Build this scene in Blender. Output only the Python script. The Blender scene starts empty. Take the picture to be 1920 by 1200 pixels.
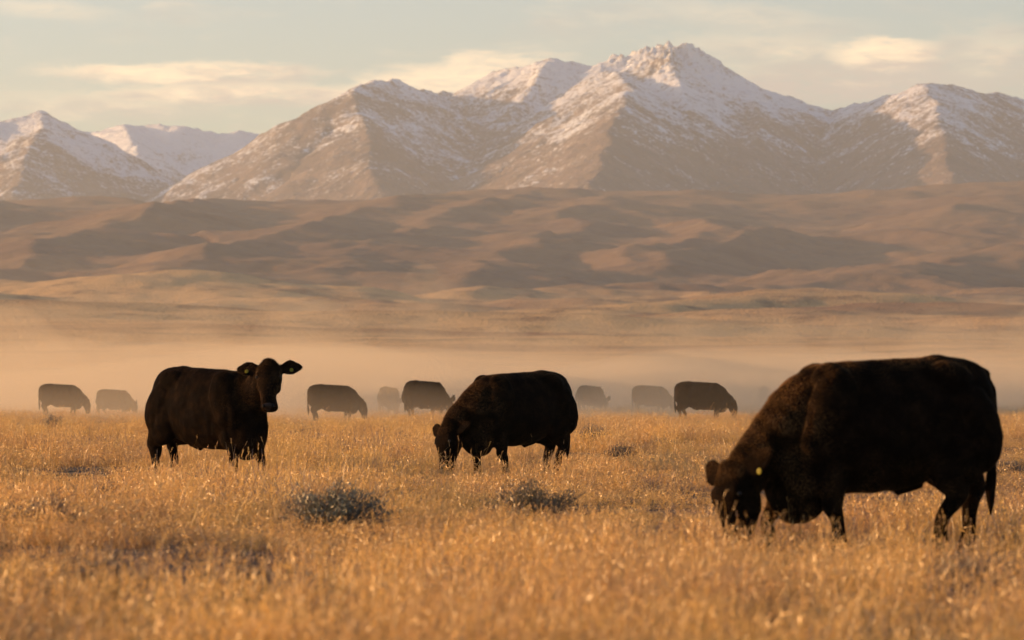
import bpy, bmesh, math, random
import numpy as np
from mathutils import Vector, Matrix

# ------------------------------------------------------------------ camera, sky, sun, exposure
SC = bpy.context.scene
COL = SC.collection
F_PX = 7200.0            # focal length in pixels of the 1920 wide photograph (135 mm lens)
CAM_H = 1.15
HORIZON = 730.0

cam_data = bpy.data.cameras.new("camera")
cam = bpy.data.objects.new("camera", cam_data)
COL.objects.link(cam)
cam.location = (0, 0, CAM_H)
PITCH = math.atan((HORIZON - 600) / F_PX)
cam.rotation_euler = (math.radians(90) + PITCH, 0, 0)
cam_data.sensor_width = 36
cam_data.lens = 135
cam_data.clip_start = 0.5
cam_data.clip_end = 60000
cam_data.dof.use_dof = True
cam_data.dof.focus_distance = 58
cam_data.dof.aperture_fstop = 4.2
SC.camera = cam

SUN_EL, SUN_AZ = math.radians(8.5), math.radians(-81)   # azimuth from +Y towards +X: the sun stands on the left
sun_dir = Vector((math.sin(SUN_AZ) * math.cos(SUN_EL), math.cos(SUN_AZ) * math.cos(SUN_EL), math.sin(SUN_EL)))
sd = bpy.data.lights.new("sun", 'SUN')
sd.energy = 5.0
sd.angle = math.radians(0.6)
sd.color = (1.0, 0.57, 0.255)
sun = bpy.data.objects.new("sun", sd)
COL.objects.link(sun)
sun.rotation_euler = sun_dir.to_track_quat('Z', 'Y').to_euler()

SC.view_settings.view_transform = 'Standard'
SC.view_settings.look = 'None'
SC.view_settings.gamma = 1
SC.view_settings.exposure = 0.63
SC.view_settings.use_curve_mapping = False
SC.cycles.max_bounces = 6
SC.cycles.diffuse_bounces = 3
SC.cycles.glossy_bounces = 2
SC.cycles.transmission_bounces = 4
SC.cycles.transparent_max_bounces = 8
SC.cycles.volume_bounces = 1
SC.cycles.use_denoising = True
SC.cycles.sample_clamp_indirect = 4


class NT:
    """small helper to write node trees"""
    def __init__(s, tree):
        s.t = tree; s.n = tree.nodes; s.l = tree.links; s.n.clear()
    def new(s, typ, **kw):
        nd = s.n.new(typ)
        for k, v in kw.items():
            setattr(nd, k, v)
        return nd
    def put(s, sock, v):
        if isinstance(v, bpy.types.NodeSocket): s.l.new(v, sock)
        elif isinstance(v, (tuple, list)) and len(v) == 3 and sock.type == 'RGBA': sock.default_value = (*v, 1)
        else: sock.default_value = v
    def math(s, op, a, b=None, c=None, clamp=False):
        nd = s.new('ShaderNodeMath', operation=op); nd.use_clamp = clamp
        s.put(nd.inputs[0], a)
        if b is not None: s.put(nd.inputs[1], b)
        if c is not None: s.put(nd.inputs[2], c)
        return nd.outputs[0]
    def mix(s, f, a, b, blend='MIX'):
        nd = s.new('ShaderNodeMix', data_type='RGBA', blend_type=blend)
        s.put(nd.inputs[0], f); s.put(nd.inputs[6], a); s.put(nd.inputs[7], b)
        return nd.outputs[2]
    def noise(s, vec, scale, detail=4, rough=0.55, dist=0.0):
        nd = s.new('ShaderNodeTexNoise')
        s.put(nd.inputs['Vector'], vec); nd.inputs['Scale'].default_value = scale
        nd.inputs['Detail'].default_value = detail; nd.inputs['Roughness'].default_value = rough
        nd.inputs['Distortion'].default_value = dist
        return nd.outputs['Fac']
    def ss(s, x, lo, hi, a=0.0, b=1.0):
        nd = s.new('ShaderNodeMapRange', interpolation_type='SMOOTHSTEP')
        s.put(nd.inputs[0], x); nd.inputs[1].default_value = lo; nd.inputs[2].default_value = hi
        nd.inputs[3].default_value = a; nd.inputs[4].default_value = b
        return nd.outputs[0]
    def comb(s, x, y, z):
        nd = s.new('ShaderNodeCombineXYZ')
        s.put(nd.inputs[0], x); s.put(nd.inputs[1], y); s.put(nd.inputs[2], z)
        return nd.outputs[0]
    def sep(s, v):
        nd = s.new('ShaderNodeSeparateXYZ'); s.put(nd.inputs[0], v)
        return nd.outputs
    def scalev(s, v, k):
        nd = s.new('ShaderNodeVectorMath', operation='MULTIPLY'); s.put(nd.inputs[0], v); nd.inputs[1].default_value = k
        return nd.outputs[0]


def build_world():
    w = bpy.data.worlds.new("World"); SC.world = w; w.use_nodes = True
    T = NT(w.node_tree)
    out = T.new('ShaderNodeOutputWorld')
    bg = T.new('ShaderNodeBackground')
    sky = T.new('ShaderNodeTexSky', sky_type='NISHITA')
    sky.sun_disc = False
    sky.sun_elevation = SUN_EL
    sky.sun_rotation = SUN_AZ
    sky.air_density = 1.0; sky.dust_density = 1.5; sky.ozone_density = 0.6
    tc = T.new('ShaderNodeTexCoord').outputs['Generated']
    x, y, z = T.sep(tc)
    az = T.math('ARCTAN2', x, y)
    el = z
    # the clouds: drifts of altocumulus lying in bands over the range, the same kind all round the horizon
    k = F_PX
    v = T.comb(T.math('MULTIPLY', az, 14.0), T.math('MULTIPLY', el, 60.0), 0.0)
    n1 = T.noise(v, 1.4, 5, 0.58, 0.5)
    v2 = T.comb(T.math('MULTIPLY', az, 30.0), T.math('MULTIPLY', el, 110.0), 3.0)
    n2 = T.noise(v2, 2.0, 5, 0.6, 0.3)
    wob = T.math('SUBTRACT', n2, 0.5)
    n4 = T.noise(T.comb(T.math('MULTIPLY', az, 70.0), T.math('MULTIPLY', el, 330.0), 9.0), 1.5, 5, 0.62, 0.8)
    wisp = T.ss(n4, 0.28, 0.62, 0.45, 1.0)
    skycol = T.mix(1.0, sky.outputs[0], (1.01, 1.16, 1.50), 'MULTIPLY')
    # generic banded cover
    cover = T.ss(n1, 0.50, 0.78)
    fade = T.ss(el, 0.30, 0.03)
    cover = T.math('MULTIPLY', cover, fade)
    lit = T.ss(n2, 0.38, 0.72)
    cream = (8.8, 6.6, 4.2)
    shade = (3.7, 3.25, 2.8)
    ccol = T.mix(lit, shade, cream)
    c = T.mix(T.math('MULTIPLY', cover, 0.45), skycol, ccol)

    def cloud(c, px, py, rx, ry, tilt, dens, soft, liftlit, wamp=0.5, topcol=cream, lowcol=shade):
        a0, e0 = (px - 960) / k, (HORIZON - py) / k
        da = T.math('MULTIPLY', T.math('SUBTRACT', az, a0), k / rx)
        de = T.math('SUBTRACT', el, e0)
        de = T.math('SUBTRACT', de, T.math('MULTIPLY', T.math('SUBTRACT', az, a0), tilt))
        de = T.math('MULTIPLY', de, k / ry)
        de2 = T.math('ADD', de, T.math('MULTIPLY', wob, wamp * 2.2))
        r = T.math('SQRT', T.math('ADD', T.math('MULTIPLY', da, da), T.math('MULTIPLY', de2, de2)))
        r = T.math('ADD', r, T.math('MULTIPLY', wob, wamp))
        m = T.math('MULTIPLY', T.ss(T.math('ADD', r, T.math('MULTIPLY', T.math('SUBTRACT', n4, 0.5), 0.9)), 1.05, 1.0 - soft), wisp)
        lf = T.ss(T.math('ADD', T.math('ADD', T.math('MULTIPLY', de, 0.5), T.math('MULTIPLY', da, -0.35)), T.math('MULTIPLY', wob, 2.6)), -liftlit - 0.5, -liftlit + 0.7)
        return T.mix(T.math('MULTIPLY', m, dens), c, T.mix(lf, lowcol, topcol))
    c = cloud(c, 360, 142, 300, 27, 0.00, 0.95, 0.5, 0.25, 0.34)
    c = cloud(c, 480, 180, 330, 25, 0.00, 0.90, 0.55, 0.0, 0.34)
    c = cloud(c, 840, 150, 260, 48, 0.16, 0.85, 0.6, 0.6)
    c = cloud(c, 200, 205, 330, 45, 0.00, 0.6, 0.9, -0.1)
    c = cloud(c, 90, 26, 190, 26, -0.06, 0.35, 0.9, 0.6)
    c = cloud(c, 1560, 165, 480, 55, 0.0, 0.9, 0.7, -0.6)
    c = cloud(c, 1480, 100, 330, 46, -0.05, 0.5, 0.85, 0.1)
    c = cloud(c, 1665, 108, 125, 42, -0.04, 0.95, 0.5, 0.3, 0.4)
    c = cloud(c, 1880, 110, 190, 75, 0.0, 0.6, 0.85, -0.2)
    c = cloud(c, 1420, 40, 330, 40, -0.10, 0.35, 0.9, 0.1)
    T.put(bg.inputs[0], c)
    bg.inputs[1].default_value = 0.11
    T.l.new(bg.outputs[0], out.inputs[0])
build_world()

# ------------------------------------------------------------------ small tools
R = random.Random(7)
RN = np.random.default_rng(11)


def tag(o, label=None, cat=None, group=None, kind=None):
    if label: o['label'] = label
    if cat: o['category'] = cat
    if group: o['group'] = group
    if kind: o['kind'] = kind
    return o


def px(x, y, Y):
    """the place in the world, at distance Y, that the photograph shows at pixel x, y"""
    a = (x - 960) / F_PX; b = (600 - y) / F_PX
    cp, sp = math.cos(PITCH), math.sin(PITCH)
    dx, dy, dz = a, cp - b * sp, sp + b * cp
    t = Y / dy
    return (dx * t, Y, CAM_H + dz * t)


def mesh_np(name, verts, faces, mat=None, smooth=True, parent=None):
    """verts (n,3), faces (m,3 or 4) numpy arrays -> object"""
    me = bpy.data.meshes.new(name)
    verts = np.asarray(verts, dtype=np.float32); faces = np.asarray(faces, dtype=np.int32)
    m, k = faces.shape
    me.vertices.add(len(verts)); me.vertices.foreach_set('co', verts.ravel())
    me.loops.add(m * k); me.loops.foreach_set('vertex_index', faces.ravel())
    me.polygons.add(m)
    me.polygons.foreach_set('loop_start', np.arange(0, m * k, k, dtype=np.int32))
    me.polygons.foreach_set('loop_total', np.full(m, k, dtype=np.int32))
    me.update(calc_edges=True); me.validate()
    if smooth: me.polygons.foreach_set('use_smooth', np.ones(len(me.polygons), dtype=bool))
    if mat: me.materials.append(mat)
    o = bpy.data.objects.new(name, me); COL.objects.link(o)
    if parent: o.parent = parent
    return o


_perm = RN.permutation(4096)
def _h(ix, iy, s):
    return _perm[(ix * 73 + iy * 1021 + s * 331 + _perm[(iy * 7 + ix * 131 + s) & 4095]) & 4095] / 4096.0
def vnoise(x, y, s=0):
    ix = np.floor(x).astype(np.int64); iy = np.floor(y).astype(np.int64)
    fx = x - ix; fy = y - iy
    g = 0
    tot = 0
    for dx in (0, 1):
        for dy in (0, 1):
            a = _h(ix + dx, iy + dy, s) * 2 * np.pi
            d = np.cos(a) * (fx - dx) + np.sin(a) * (fy - dy)
            wx = fx * fx * fx * (fx * (fx * 6 - 15) + 10); wy = fy * fy * fy * (fy * (fy * 6 - 15) + 10)
            tot = tot + d * (wx if dx else 1 - wx) * (wy if dy else 1 - wy)
    return tot * 1.5
def fbm(x, y, o=5, s=0, g=0.5):
    r = 0; a = 1.0; f = 1.0
    for i in range(o):
        r = r + a * vnoise(x * f, y * f, s + i * 17); a *= g; f *= 2.03
    return r
def ridged(x, y, o=4, s=0):
    r = 0; a = 1.0; f = 1.0; t = 0
    for i in range(o):
        r = r + a * (1 - np.abs(vnoise(x * f, y * f, s + i * 13)) * 2.2); t += a; a *= 0.5; f *= 2.1
    return r / t
def sstep(a, b, x):
    t = np.clip((x - a) / (b - a), 0, 1); return t * t * (3 - 2 * t)


# ------------------------------------------------------------------ terrain
def plain_z(x, y):
    t = np.clip((y - 260) / 2740.0, 0, None)
    z = 71 * t ** 1.3
    near = fbm(x / 14.0, y / 14.0, 3, 5) * 0.10 * sstep(6, 20, y) * (1 - sstep(230, 330, y))
    far = fbm(x / 300.0 + 3, y / 210.0, 5, 9) * 0.0052 * np.clip(y - 300, 0, None)
    swell = fbm(x / 520.0, y / 700.0 + 4, 3, 29) * 0.011 * np.clip(y - 700, 0, 2500)
    return z + near + far + swell


def ridge_field(X, Y, ridges, soft, rnd=0.0):
    """height of the smooth union of ridges; each ridge = list of world points + side slope; returns height, gully coordinate, distance"""
    H = []; Tt = []; D = []
    for pts, slope, seed in ridges:
        best = np.full(X.shape, -1e9); bt = np.zeros_like(best); bd = np.zeros_like(best)
        acc = 0.0
        for (ax, ay, az), (bx, by, bz) in zip(pts[:-1], pts[1:]):
            L = math.hypot(bx - ax, by - ay)
            t = np.clip(((X - ax) * (bx - ax) + (Y - ay) * (by - ay)) / (L * L), 0, 1)
            d = np.hypot(X - (ax + t * (bx - ax)), Y - (ay + t * (by - ay)))
            h = az + t * (bz - az) - slope * (np.sqrt(d * d + rnd * rnd) - rnd)
            m = h > best
            best = np.where(m, h, best); bt = np.where(m, acc + t * L, bt); bd = np.where(m, d, bd)
            acc += L
        H.append(best); Tt.append(bt + seed * 1733.0); D.append(bd)
    H = np.array(H); M = H.max(0)
    W = np.exp(np.clip((H - M) / soft, -40, 0)); Ws = W.sum(0)
    h = M + soft * np.log(Ws) * 0.6
    return h, W / Ws, np.array(Tt), np.array(D)


HILL_CREST = [(-600, 360), (0, 370), (150, 368), (260, 371), (330, 383), (420, 380), (520, 366), (620, 362), (800, 362), (900, 357), (1100, 357), (1220, 352), (1300, 348), (1420, 351), (1560, 349), (1700, 346), (1920, 343), (2500, 350)]
def P(*pts): return [px(*p) for p in pts]
hill_ridges = [
    (P((520, 372, 6700), (420, 378, 6300), (300, 374, 5700), (230, 398, 5200), (120, 448, 4700), (0, 497, 4250), (-150, 535, 3800)), 0.24, 1),
    (P((-60, 372, 6300), (-250, 410, 5400), (-420, 470, 4600)), 0.22, 2),
    (P((860, 368, 6700), (740, 382, 6100), (620, 406, 5350), (520, 440, 4800), (400, 485, 4250), (270, 525, 3750), (100, 552, 3400)), 0.26, 3),
    (P((1010, 362, 6650), (900, 384, 6000), (820, 415, 5450), (700, 468, 4800), (590, 520, 4150)), 0.22, 4),
    (P((1140, 372, 6400), (1110, 392, 5900), (1040, 432, 5300), (950, 485, 4600), (820, 532, 4000)), 0.19, 5),
    (P((1330, 414, 5600), (1270, 448, 5050), (1190, 490, 4500)), 0.30, 6),
    (P((1410, 430, 5450), (1340, 462, 4950), (1260, 497, 4450)), 0.30, 7),
    (P((1920, 366, 6300), (1830, 385, 5900), (1800, 392, 5600)), 0.18, 8),
    (P((2300, 400, 5300), (1920, 466, 4650), (1700, 502, 4150), (1400, 536, 3700), (1000, 558, 3350)), 0.17, 9),
    (P((2500, 500, 4200), (1920, 540, 3650), (1500, 565, 3150)), 0.12, 10),
    (P((430, 470, 4700), (330, 505, 4200), (200, 540, 3650)), 0.22, 11),
    (P((2150, 350, 6500), (2500, 380, 5900)), 0.18, 12),
]


def hills_z(x, y):
    zc = np.interp(960 + x / y * F_PX, [c[0] for c in HILL_CREST], [c[1] for c in HILL_CREST])
    crest = (HORIZON - zc) / F_PX * 6600
    base0 = 71 * ((3000 - 260) / 2740.0) ** 1.3
    t = np.clip((y - 3000) / 3600.0, 0, 1)
    base = base0 - 12 + (crest - 4 - base0 + 12) * t ** 1.05 - 45 * np.sin(np.pi * t) ** 1.2
    base = base - 62 * np.exp(-((x / y * F_PX - 560) / 330) ** 2) * np.exp(-((y - 4900) / 1100) ** 2)
    base = base - 0.12 * np.clip(y - 6750, 0, None)
    x2 = x + fbm(x / 500, y / 500, 3, 41) * 45; y2 = y + fbm(x / 500 + 9, y / 500, 3, 42) * 60
    h, W, Tt, D = ridge_field(x2, y2, [(p_, s_ * 0.86, q_) for p_, s_, q_ in hill_ridges], 16.0)
    g = 0
    for i in range(len(W)):
        g = g + W[i] * (ridged(Tt[i] / 240.0 + D[i] / 900.0, D[i] / 1300.0, 3, i * 7) - 0.55) * np.minimum(D[i] * 0.16, 30)
        g = g + W[i] * (ridged(Tt[i] / 75.0 + D[i] / 700.0 + fbm(x / 200, y / 200, 2, 61) * .8, D[i] / 500.0, 3, 50 + i * 7) - 0.55) * np.minimum(D[i] * 0.08, 9)
    h = h + g
    k = 16.0
    m = np.maximum(h, base)
    out = m + k * np.log(np.exp((h - m) / k) + np.exp((base - m) / k)) * 0.7
    out = out + fbm(x / 260, y / 260, 5, 77, .55) * 8 + fbm(x / 800, y / 450, 3, 78) * 9
    return np.where(y > 6650, np.minimum(out, crest + 2 - 0.12 * (y - 6650)), out)


def ground_z(x, y):
    b = sstep(2750, 3250, y)
    zp = plain_z(x, y)
    if np.any(b > 0):
        yy = np.maximum(y, 2600)
        zp = zp * (1 - b) + hills_z(x, yy) * b
    return zp


def grid_mesh(name, xs_fn, ys, nx, zfn, mat, extra=None):
    """rows of vertices at the given distances; xs_fn(y) gives the half width of a row"""
    ys = np.asarray(ys, float)
    u = np.linspace(-1, 1, nx)
    Y = np.repeat(ys[:, None], nx, 1)
    X = np.array([xs_fn(v) for v in ys])[:, None] * u[None, :]
    Z = zfn(X, Y)
    ny = len(ys)
    idx = np.arange(ny * nx).reshape(ny, nx)
    f = np.stack([idx[:-1, :-1], idx[:-1, 1:], idx[1:, 1:], idx[1:, :-1]], -1).reshape(-1, 4)
    o = mesh_np(name, np.stack([X, Y, Z], -1).reshape(-1, 3), f, mat)
    if extra is not None:
        at = o.data.attributes.new('mark', 'FLOAT', 'POINT')
        at.data.foreach_set('value', extra.ravel().astype(np.float32))
    return o


def mat_new(name):
    m = bpy.data.materials.new(name); m.use_nodes = True
    return m, NT(m.node_tree)


def mat_ground():
    m, T = mat_new('dry_prairie')
    out = T.new('ShaderNodeOutputMaterial'); b = T.new('ShaderNodeBsdfPrincipled')
    pos = T.new('ShaderNodeNewGeometry').outputs['Position']
    x, y, z = T.sep(pos)
    pv = T.comb(T.math('MULTIPLY', x, 0.0022), T.math('MULTIPLY', y, 0.0045), 0.0)
    big = T.noise(pv, 1.0, 6, 0.6, 0.4)
    sm = T.noise(pos, 0.035, 6, 0.65)
    fine = T.noise(pos, 1.6, 5, 0.7)
    gold = (0.60, 0.37, 0.165); rust = (0.32, 0.185, 0.10); brown = (0.12, 0.080, 0.060)
    c = T.mix(T.ss(big, 0.48, 0.62), gold, rust)
    c = T.mix(T.math('MULTIPLY', T.ss(sm, 0.48, 0.70), 0.75), c, brown)
    c = T.mix(T.math('MULTIPLY', T.ss(fine, 0.4, 0.7), 0.35), c, brown)
    c = T.mix(T.ss(y, 260.0, 190.0), c, T.mix(fine, (0.085, 0.055, 0.034), (0.17, 0.11, 0.062)))   # litter and soil under the near grass
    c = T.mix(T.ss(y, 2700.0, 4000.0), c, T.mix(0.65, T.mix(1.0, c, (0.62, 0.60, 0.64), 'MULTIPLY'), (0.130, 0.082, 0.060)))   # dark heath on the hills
    T.put(b.inputs['Base Color'], c)
    b.inputs['Roughness'].default_value = 0.95
    b.inputs['Specular IOR Level'].default_value = 0.1
    bp = T.new('ShaderNodeBump'); bp.inputs['Strength'].default_value = 0.8; bp.inputs['Distance'].default_value = 6.0
    T.put(bp.inputs['Height'], T.noise(pos, 0.02, 9, 0.62))
    b2 = T.new('ShaderNodeBump'); b2.inputs['Strength'].default_value = 1.0; b2.inputs['Distance'].default_value = 1.6   # bunches of grass
    T.put(b2.inputs['Height'], T.noise(pos, 0.55, 4, 0.6)); T.l.new(bp.outputs[0], b2.inputs['Normal']); T.l.new(b2.outputs[0], b.inputs['Normal'])
    b.inputs['Sheen Weight'].default_value = 0.06; b.inputs['Sheen Roughness'].default_value = 0.5; b.inputs['Sheen Tint'].default_value = (0.9, 0.62, 0.36, 1)
    T.l.new(b.outputs[0], out.inputs[0])
    return m


def mat_mountain():
    m, T = mat_new('snowy_rock')
    out = T.new('ShaderNodeOutputMaterial'); b = T.new('ShaderNodeBsdfPrincipled')
    geo = T.new('ShaderNodeNewGeometry'); pos = geo.outputs['Position']
    x, y, z = T.sep(pos)
    at = T.new('ShaderNodeAttribute'); at.attribute_name = 'mark'
    mark = at.outputs['Fac']
    n1 = T.noise(pos, 0.006, 8, 0.68)
    n2 = T.noise(pos, 0.03, 6, 0.7)
    n3 = T.noise(pos, 0.09, 5, 0.78)
    c = T.mix(T.ss(n1, 0.35, 0.65), (0.14, 0.102, 0.083), (0.22, 0.155, 0.118))
    c = T.mix(T.math('MULTIPLY', T.ss(n2, 0.45, 0.65), 0.6), c, (0.10, 0.08, 0.068))
    s = T.math('ADD', mark, T.math('MULTIPLY', T.math('SUBTRACT', n2, 0.5), 1.5))
    s = T.math('ADD', s, T.math('MULTIPLY', T.math('SUBTRACT', n3, 0.5), 2.2))
    s = T.math('ADD', s, T.math('MULTIPLY', T.math('SUBTRACT', n1, 0.5), 0.8))
    s = T.ss(s, 0.30, 0.82)
    c = T.mix(s, c, (0.72, 0.73, 0.75))
    T.put(b.inputs['Base Color'], c)
    b.inputs['Roughness'].default_value = 0.9
    b.inputs['Specular IOR Level'].default_value = 0.15
    bp = T.new('ShaderNodeBump'); bp.inputs['Strength'].default_value = 0.9; bp.inputs['Distance'].default_value = 26.0
    T.put(bp.inputs['Height'], T.noise(pos, 0.018, 10, 0.68)); T.l.new(bp.outputs[0], b.inputs['Normal'])
    T.l.new(b.outputs[0], out.inputs[0])
    return m


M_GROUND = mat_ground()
M_MOUNT = mat_mountain()

ys = [-60]
while ys[-1] < 7400:
    y_ = ys[-1]
    ys.append(y_ + max(1.2, 0.0036 * max(y_, 0)) if y_ < 3000 else y_ + 9.5)
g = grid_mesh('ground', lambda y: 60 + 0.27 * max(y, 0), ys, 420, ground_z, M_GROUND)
tag(g, kind='structure')

S = 0.53
mount_ridges = [
    # the crest line of the main massif
    (P((700, 151, 10200), (742, 153, 10300), (800, 170, 10500), (850, 177, 10700), (900, 150, 10750), (960, 126, 10650), (1030, 113, 10600), (1085, 115, 10600), (1128, 121, 10600), (1180, 99, 10550), (1245, 80, 10500), (1290, 88, 10500), (1310, 106, 10500), (1332, 127, 10500), (1365, 134, 10500), (1400, 155, 10500), (1480, 185, 10500), (1572, 206, 10600), (1640, 188, 10300), (1742, 153, 10000), (1850, 172, 10200), (1920, 186, 10400), (2100, 215, 10500), (2400, 265, 10500)), S, 1),
    (P((700, 151, 10200), (662, 168, 9950), (690, 262, 9500), (708, 345, 8950)), S, 2),
    (P((1128, 121, 10600), (1160, 140, 10100), (1186, 168, 9500), (1142, 250, 8750), (1108, 348, 7950)), S, 3),
    (P((1250, 84, 10500), (1262, 130, 10150), (1300, 215, 9700)), 0.62, 4),
    (P((1742, 153, 10000), (1765, 245, 9200), (1790, 345, 8300)), S, 5),
    (P((1400, 155, 10500), (1430, 225, 9900), (1400, 320, 9100)), 0.60, 6),
    (P((1030, 113, 10600), (990, 165, 10350), (960, 205, 10200)), 0.66, 7),
    (P((76, 207, 10500), (62, 265, 10150), (40, 345, 9700)), 0.52, 8),
    (P((-500, 260, 10600), (-200, 205, 10600), (-40, 238, 10500), (0, 224, 10450), (76, 207, 10500), (180, 264, 10500)), 0.52, 9),
    (P((60, 262, 12300), (180, 243, 12300), (235, 232, 12200), (275, 240, 12250), (330, 236, 12200), (372, 246, 12200), (405, 250, 12200), (440, 246, 12200), (478, 252, 12300), (620, 275, 12300), (750, 330, 12300)), 0.50, 10),
    (P((235, 232, 12200), (260, 290, 11500)), 0.55, 11),
    (P((1920, 186, 10400), (1900, 260, 9700), (1930, 340, 8900)), 0.55, 12),
    (P((1572, 206, 10600), (1600, 290, 9700)), 0.7, 13),
    (P((2200, 225, 10300), (2160, 300, 9400)), 0.53, 14),
]


def mount_z(X, Y):
    wx = fbm(X / 300, Y / 300, 5, 101); wy = fbm(X / 420 + 7, Y / 420, 4, 102)
    X2 = X + wx * 13; Y2 = Y + wy * 40
    h, W, Tt, D = ridge_field(X2, Y2, mount_ridges, 9.0, 5.0)
    g = 0; near = 0; gn = 0; st = 0
    for i in range(len(W)):
        a = sstep(30, 300, D[i])
        gi = ridged(Tt[i] / 95.0 + fbm(Tt[i] / 300, D[i] / 300, 2, 7) * 0.5, D[i] / 900.0, 4, 200 + i * 9) - 0.55
        g = g + W[i] * gi * a * 27
        gn = gn + W[i] * gi * a
        st = st + W[i] * (ridged(Tt[i] / 30.0 + fbm(X / 90, Y / 90, 2, 63) * .7, D[i] / 300.0, 3, 400 + i * 5) - .5)
        near = near + W[i] * np.exp(-D[i] / 140.0)
    z = h + g
    z = z + fbm(X / 160, Y / 160, 6, 131, 0.56) * (7 + 3 * near)
    crag = sstep(790, 930, z) * np.exp(-((X - 440) / 230.0) ** 2)
    z = z + (ridged(X / 70, Y / 70, 5, 151) - 0.6) * (4 + 60 * crag * near) - st * 5
    # snow: thick high up, lying in the gullies lower down
    snow = sstep(420, 980, z + fbm(X / 300, Y / 300, 4, 171) * 150) * 0.80 - gn * 0.36 - st * 0.32 + 0.045
    snow = snow + 0.35 * sstep(11200, 11900, Y)
    snow = snow + 0.22 * sstep(250, 1200, -X - 250) * sstep(9200, 9600, Y)
    floor_ = 150 + fbm(X / 900, Y / 900, 3, 191) * 30
    mount_z.snow = snow
    return np.maximum(z, floor_)


ym = np.concatenate([np.arange(7600, 8600, 14), np.arange(8600, 10900, 6.5), np.arange(10900, 12800, 14)])
g = grid_mesh('mountains', lambda y: 2550, ym, 860, mount_z, M_MOUNT)
at = g.data.attributes.new('mark', 'FLOAT', 'POINT'); at.data.foreach_set('value', mount_z.snow.ravel().astype(np.float32))
tag(g, kind='structure')
# ------------------------------------------------------------------ cattle
def mat_coat():
    m, T = mat_new('black_coat')
    out = T.new('ShaderNodeOutputMaterial'); b = T.new('ShaderNodeBsdfPrincipled')
    oc = T.new('ShaderNodeTexCoord').outputs['Object']
    n = T.noise(oc, 7.0, 4, 0.6)
    c = T.mix(T.ss(n, 0.4, 0.75), (0.0045, 0.0026, 0.0016), (0.015, 0.0078, 0.0038))
    T.put(b.inputs['Base Color'], c)
    b.inputs['Roughness'].default_value = 0.6
    b.inputs['Specular IOR Level'].default_value = 0.045
    b.inputs['IOR'].default_value = 1.16
    b.inputs['Sheen Weight'].default_value = 0.006
    b.inputs['Sheen Roughness'].default_value = 0.4
    b.inputs['Sheen Tint'].default_value = (0.75, 0.40, 0.17, 1)
    hv = T.scalev(oc, (26.0, 60.0, 60.0))
    bp = T.new('ShaderNodeBump'); bp.inputs['Strength'].default_value = 0.5; bp.inputs['Distance'].default_value = 0.02
    T.put(bp.inputs['Height'], T.math('ADD', T.noise(hv, 1.0, 5, 0.7, 0.5), T.math('MULTIPLY', T.noise(oc, 6.0, 3), 1.5)))
    T.l.new(bp.outputs[0], b.inputs['Normal'])
    T.l.new(b.outputs[0], out.inputs[0])
    return m


def mat_plain(name, col, rough=0.6, spec=0.3, trans=None):
    m, T = mat_new(name)
    out = T.new('ShaderNodeOutputMaterial'); b = T.new('ShaderNodeBsdfPrincipled')
    oc = T.new('ShaderNodeTexCoord').outputs['Object']
    n = T.noise(oc, 20.0, 3)
    T.put(b.inputs['Base Color'], T.mix(T.math('MULTIPLY', n, 0.5), col, tuple(c * 0.55 for c in col)))
    b.inputs['Roughness'].default_value = rough; b.inputs['Specular IOR Level'].default_value = spec * .5
    if trans:
        tr = T.new('ShaderNodeBsdfTranslucent'); tr.inputs[0].default_value = (*trans, 1)
        mx = T.new('ShaderNodeMixShader'); mx.inputs[0].default_value = 0.5
        T.l.new(b.outputs[0], mx.inputs[1]); T.l.new(tr.outputs[0], mx.inputs[2]); T.l.new(mx.outputs[0], out.inputs[0])
    else:
        T.l.new(b.outputs[0], out.inputs[0])
    return m


M_COAT = mat_coat()
def mat_fur():
    m, T = mat_new('black_brown_hair')
    out = T.new('ShaderNodeOutputMaterial'); d = T.new('ShaderNodeBsdfDiffuse'); t = T.new('ShaderNodeBsdfTranslucent')
    a = T.new('ShaderNodeAttribute'); a.attribute_name = 'tone'
    c = T.mix(a.outputs['Fac'], (0.006, 0.003, 0.0015), (0.52, 0.27, 0.10))  # brown hair tips; the bright end also carries the painted rim light
    T.put(d.inputs[0], c); T.put(t.inputs[0], c)
    mx = T.new('ShaderNodeMixShader'); mx.inputs[0].default_value = 0.22
    T.l.new(d.outputs[0], mx.inputs[1]); T.l.new(t.outputs[0], mx.inputs[2]); T.l.new(mx.outputs[0], out.inputs[0])
    return m
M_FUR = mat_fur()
M_NOSE = mat_plain('wet_nose', (0.026, 0.015, 0.010), 0.5, 0.25)
M_HOLE = mat_plain('nostril_black', (0.004, 0.003, 0.003), 0.6, 0.2)
M_EYE = mat_plain('dark_eye', (0.012, 0.007, 0.004), 0.3, 0.5)
M_TAG = mat_plain('yellow_tag', (0.42, 0.34, 0.035), 0.5, 0.3, (0.25, 0.2, 0.02))
M_HOOF = mat_plain('horn_hoof', (0.02, 0.016, 0.012), 0.6, 0.3)


def crom(A, n):
    """Catmull-Rom through the rows of A, n samples per span"""
    A = np.asarray(A, float)
    E = np.vstack([2 * A[0] - A[1], A, 2 * A[-1] - A[-2]])
    o = []
    for i in range(1, len(E) - 2):
        for t in np.linspace(0, 1, n, endpoint=False):
            a, b, c, d = E[i - 1:i + 3]
            o.append(0.5 * (2 * b + (c - a) * t + (2 * a - 5 * b + 4 * c - d) * t * t + (3 * b - a - 3 * c + d) * t ** 3))
    o.append(A[-1])
    return np.array(o)


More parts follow.
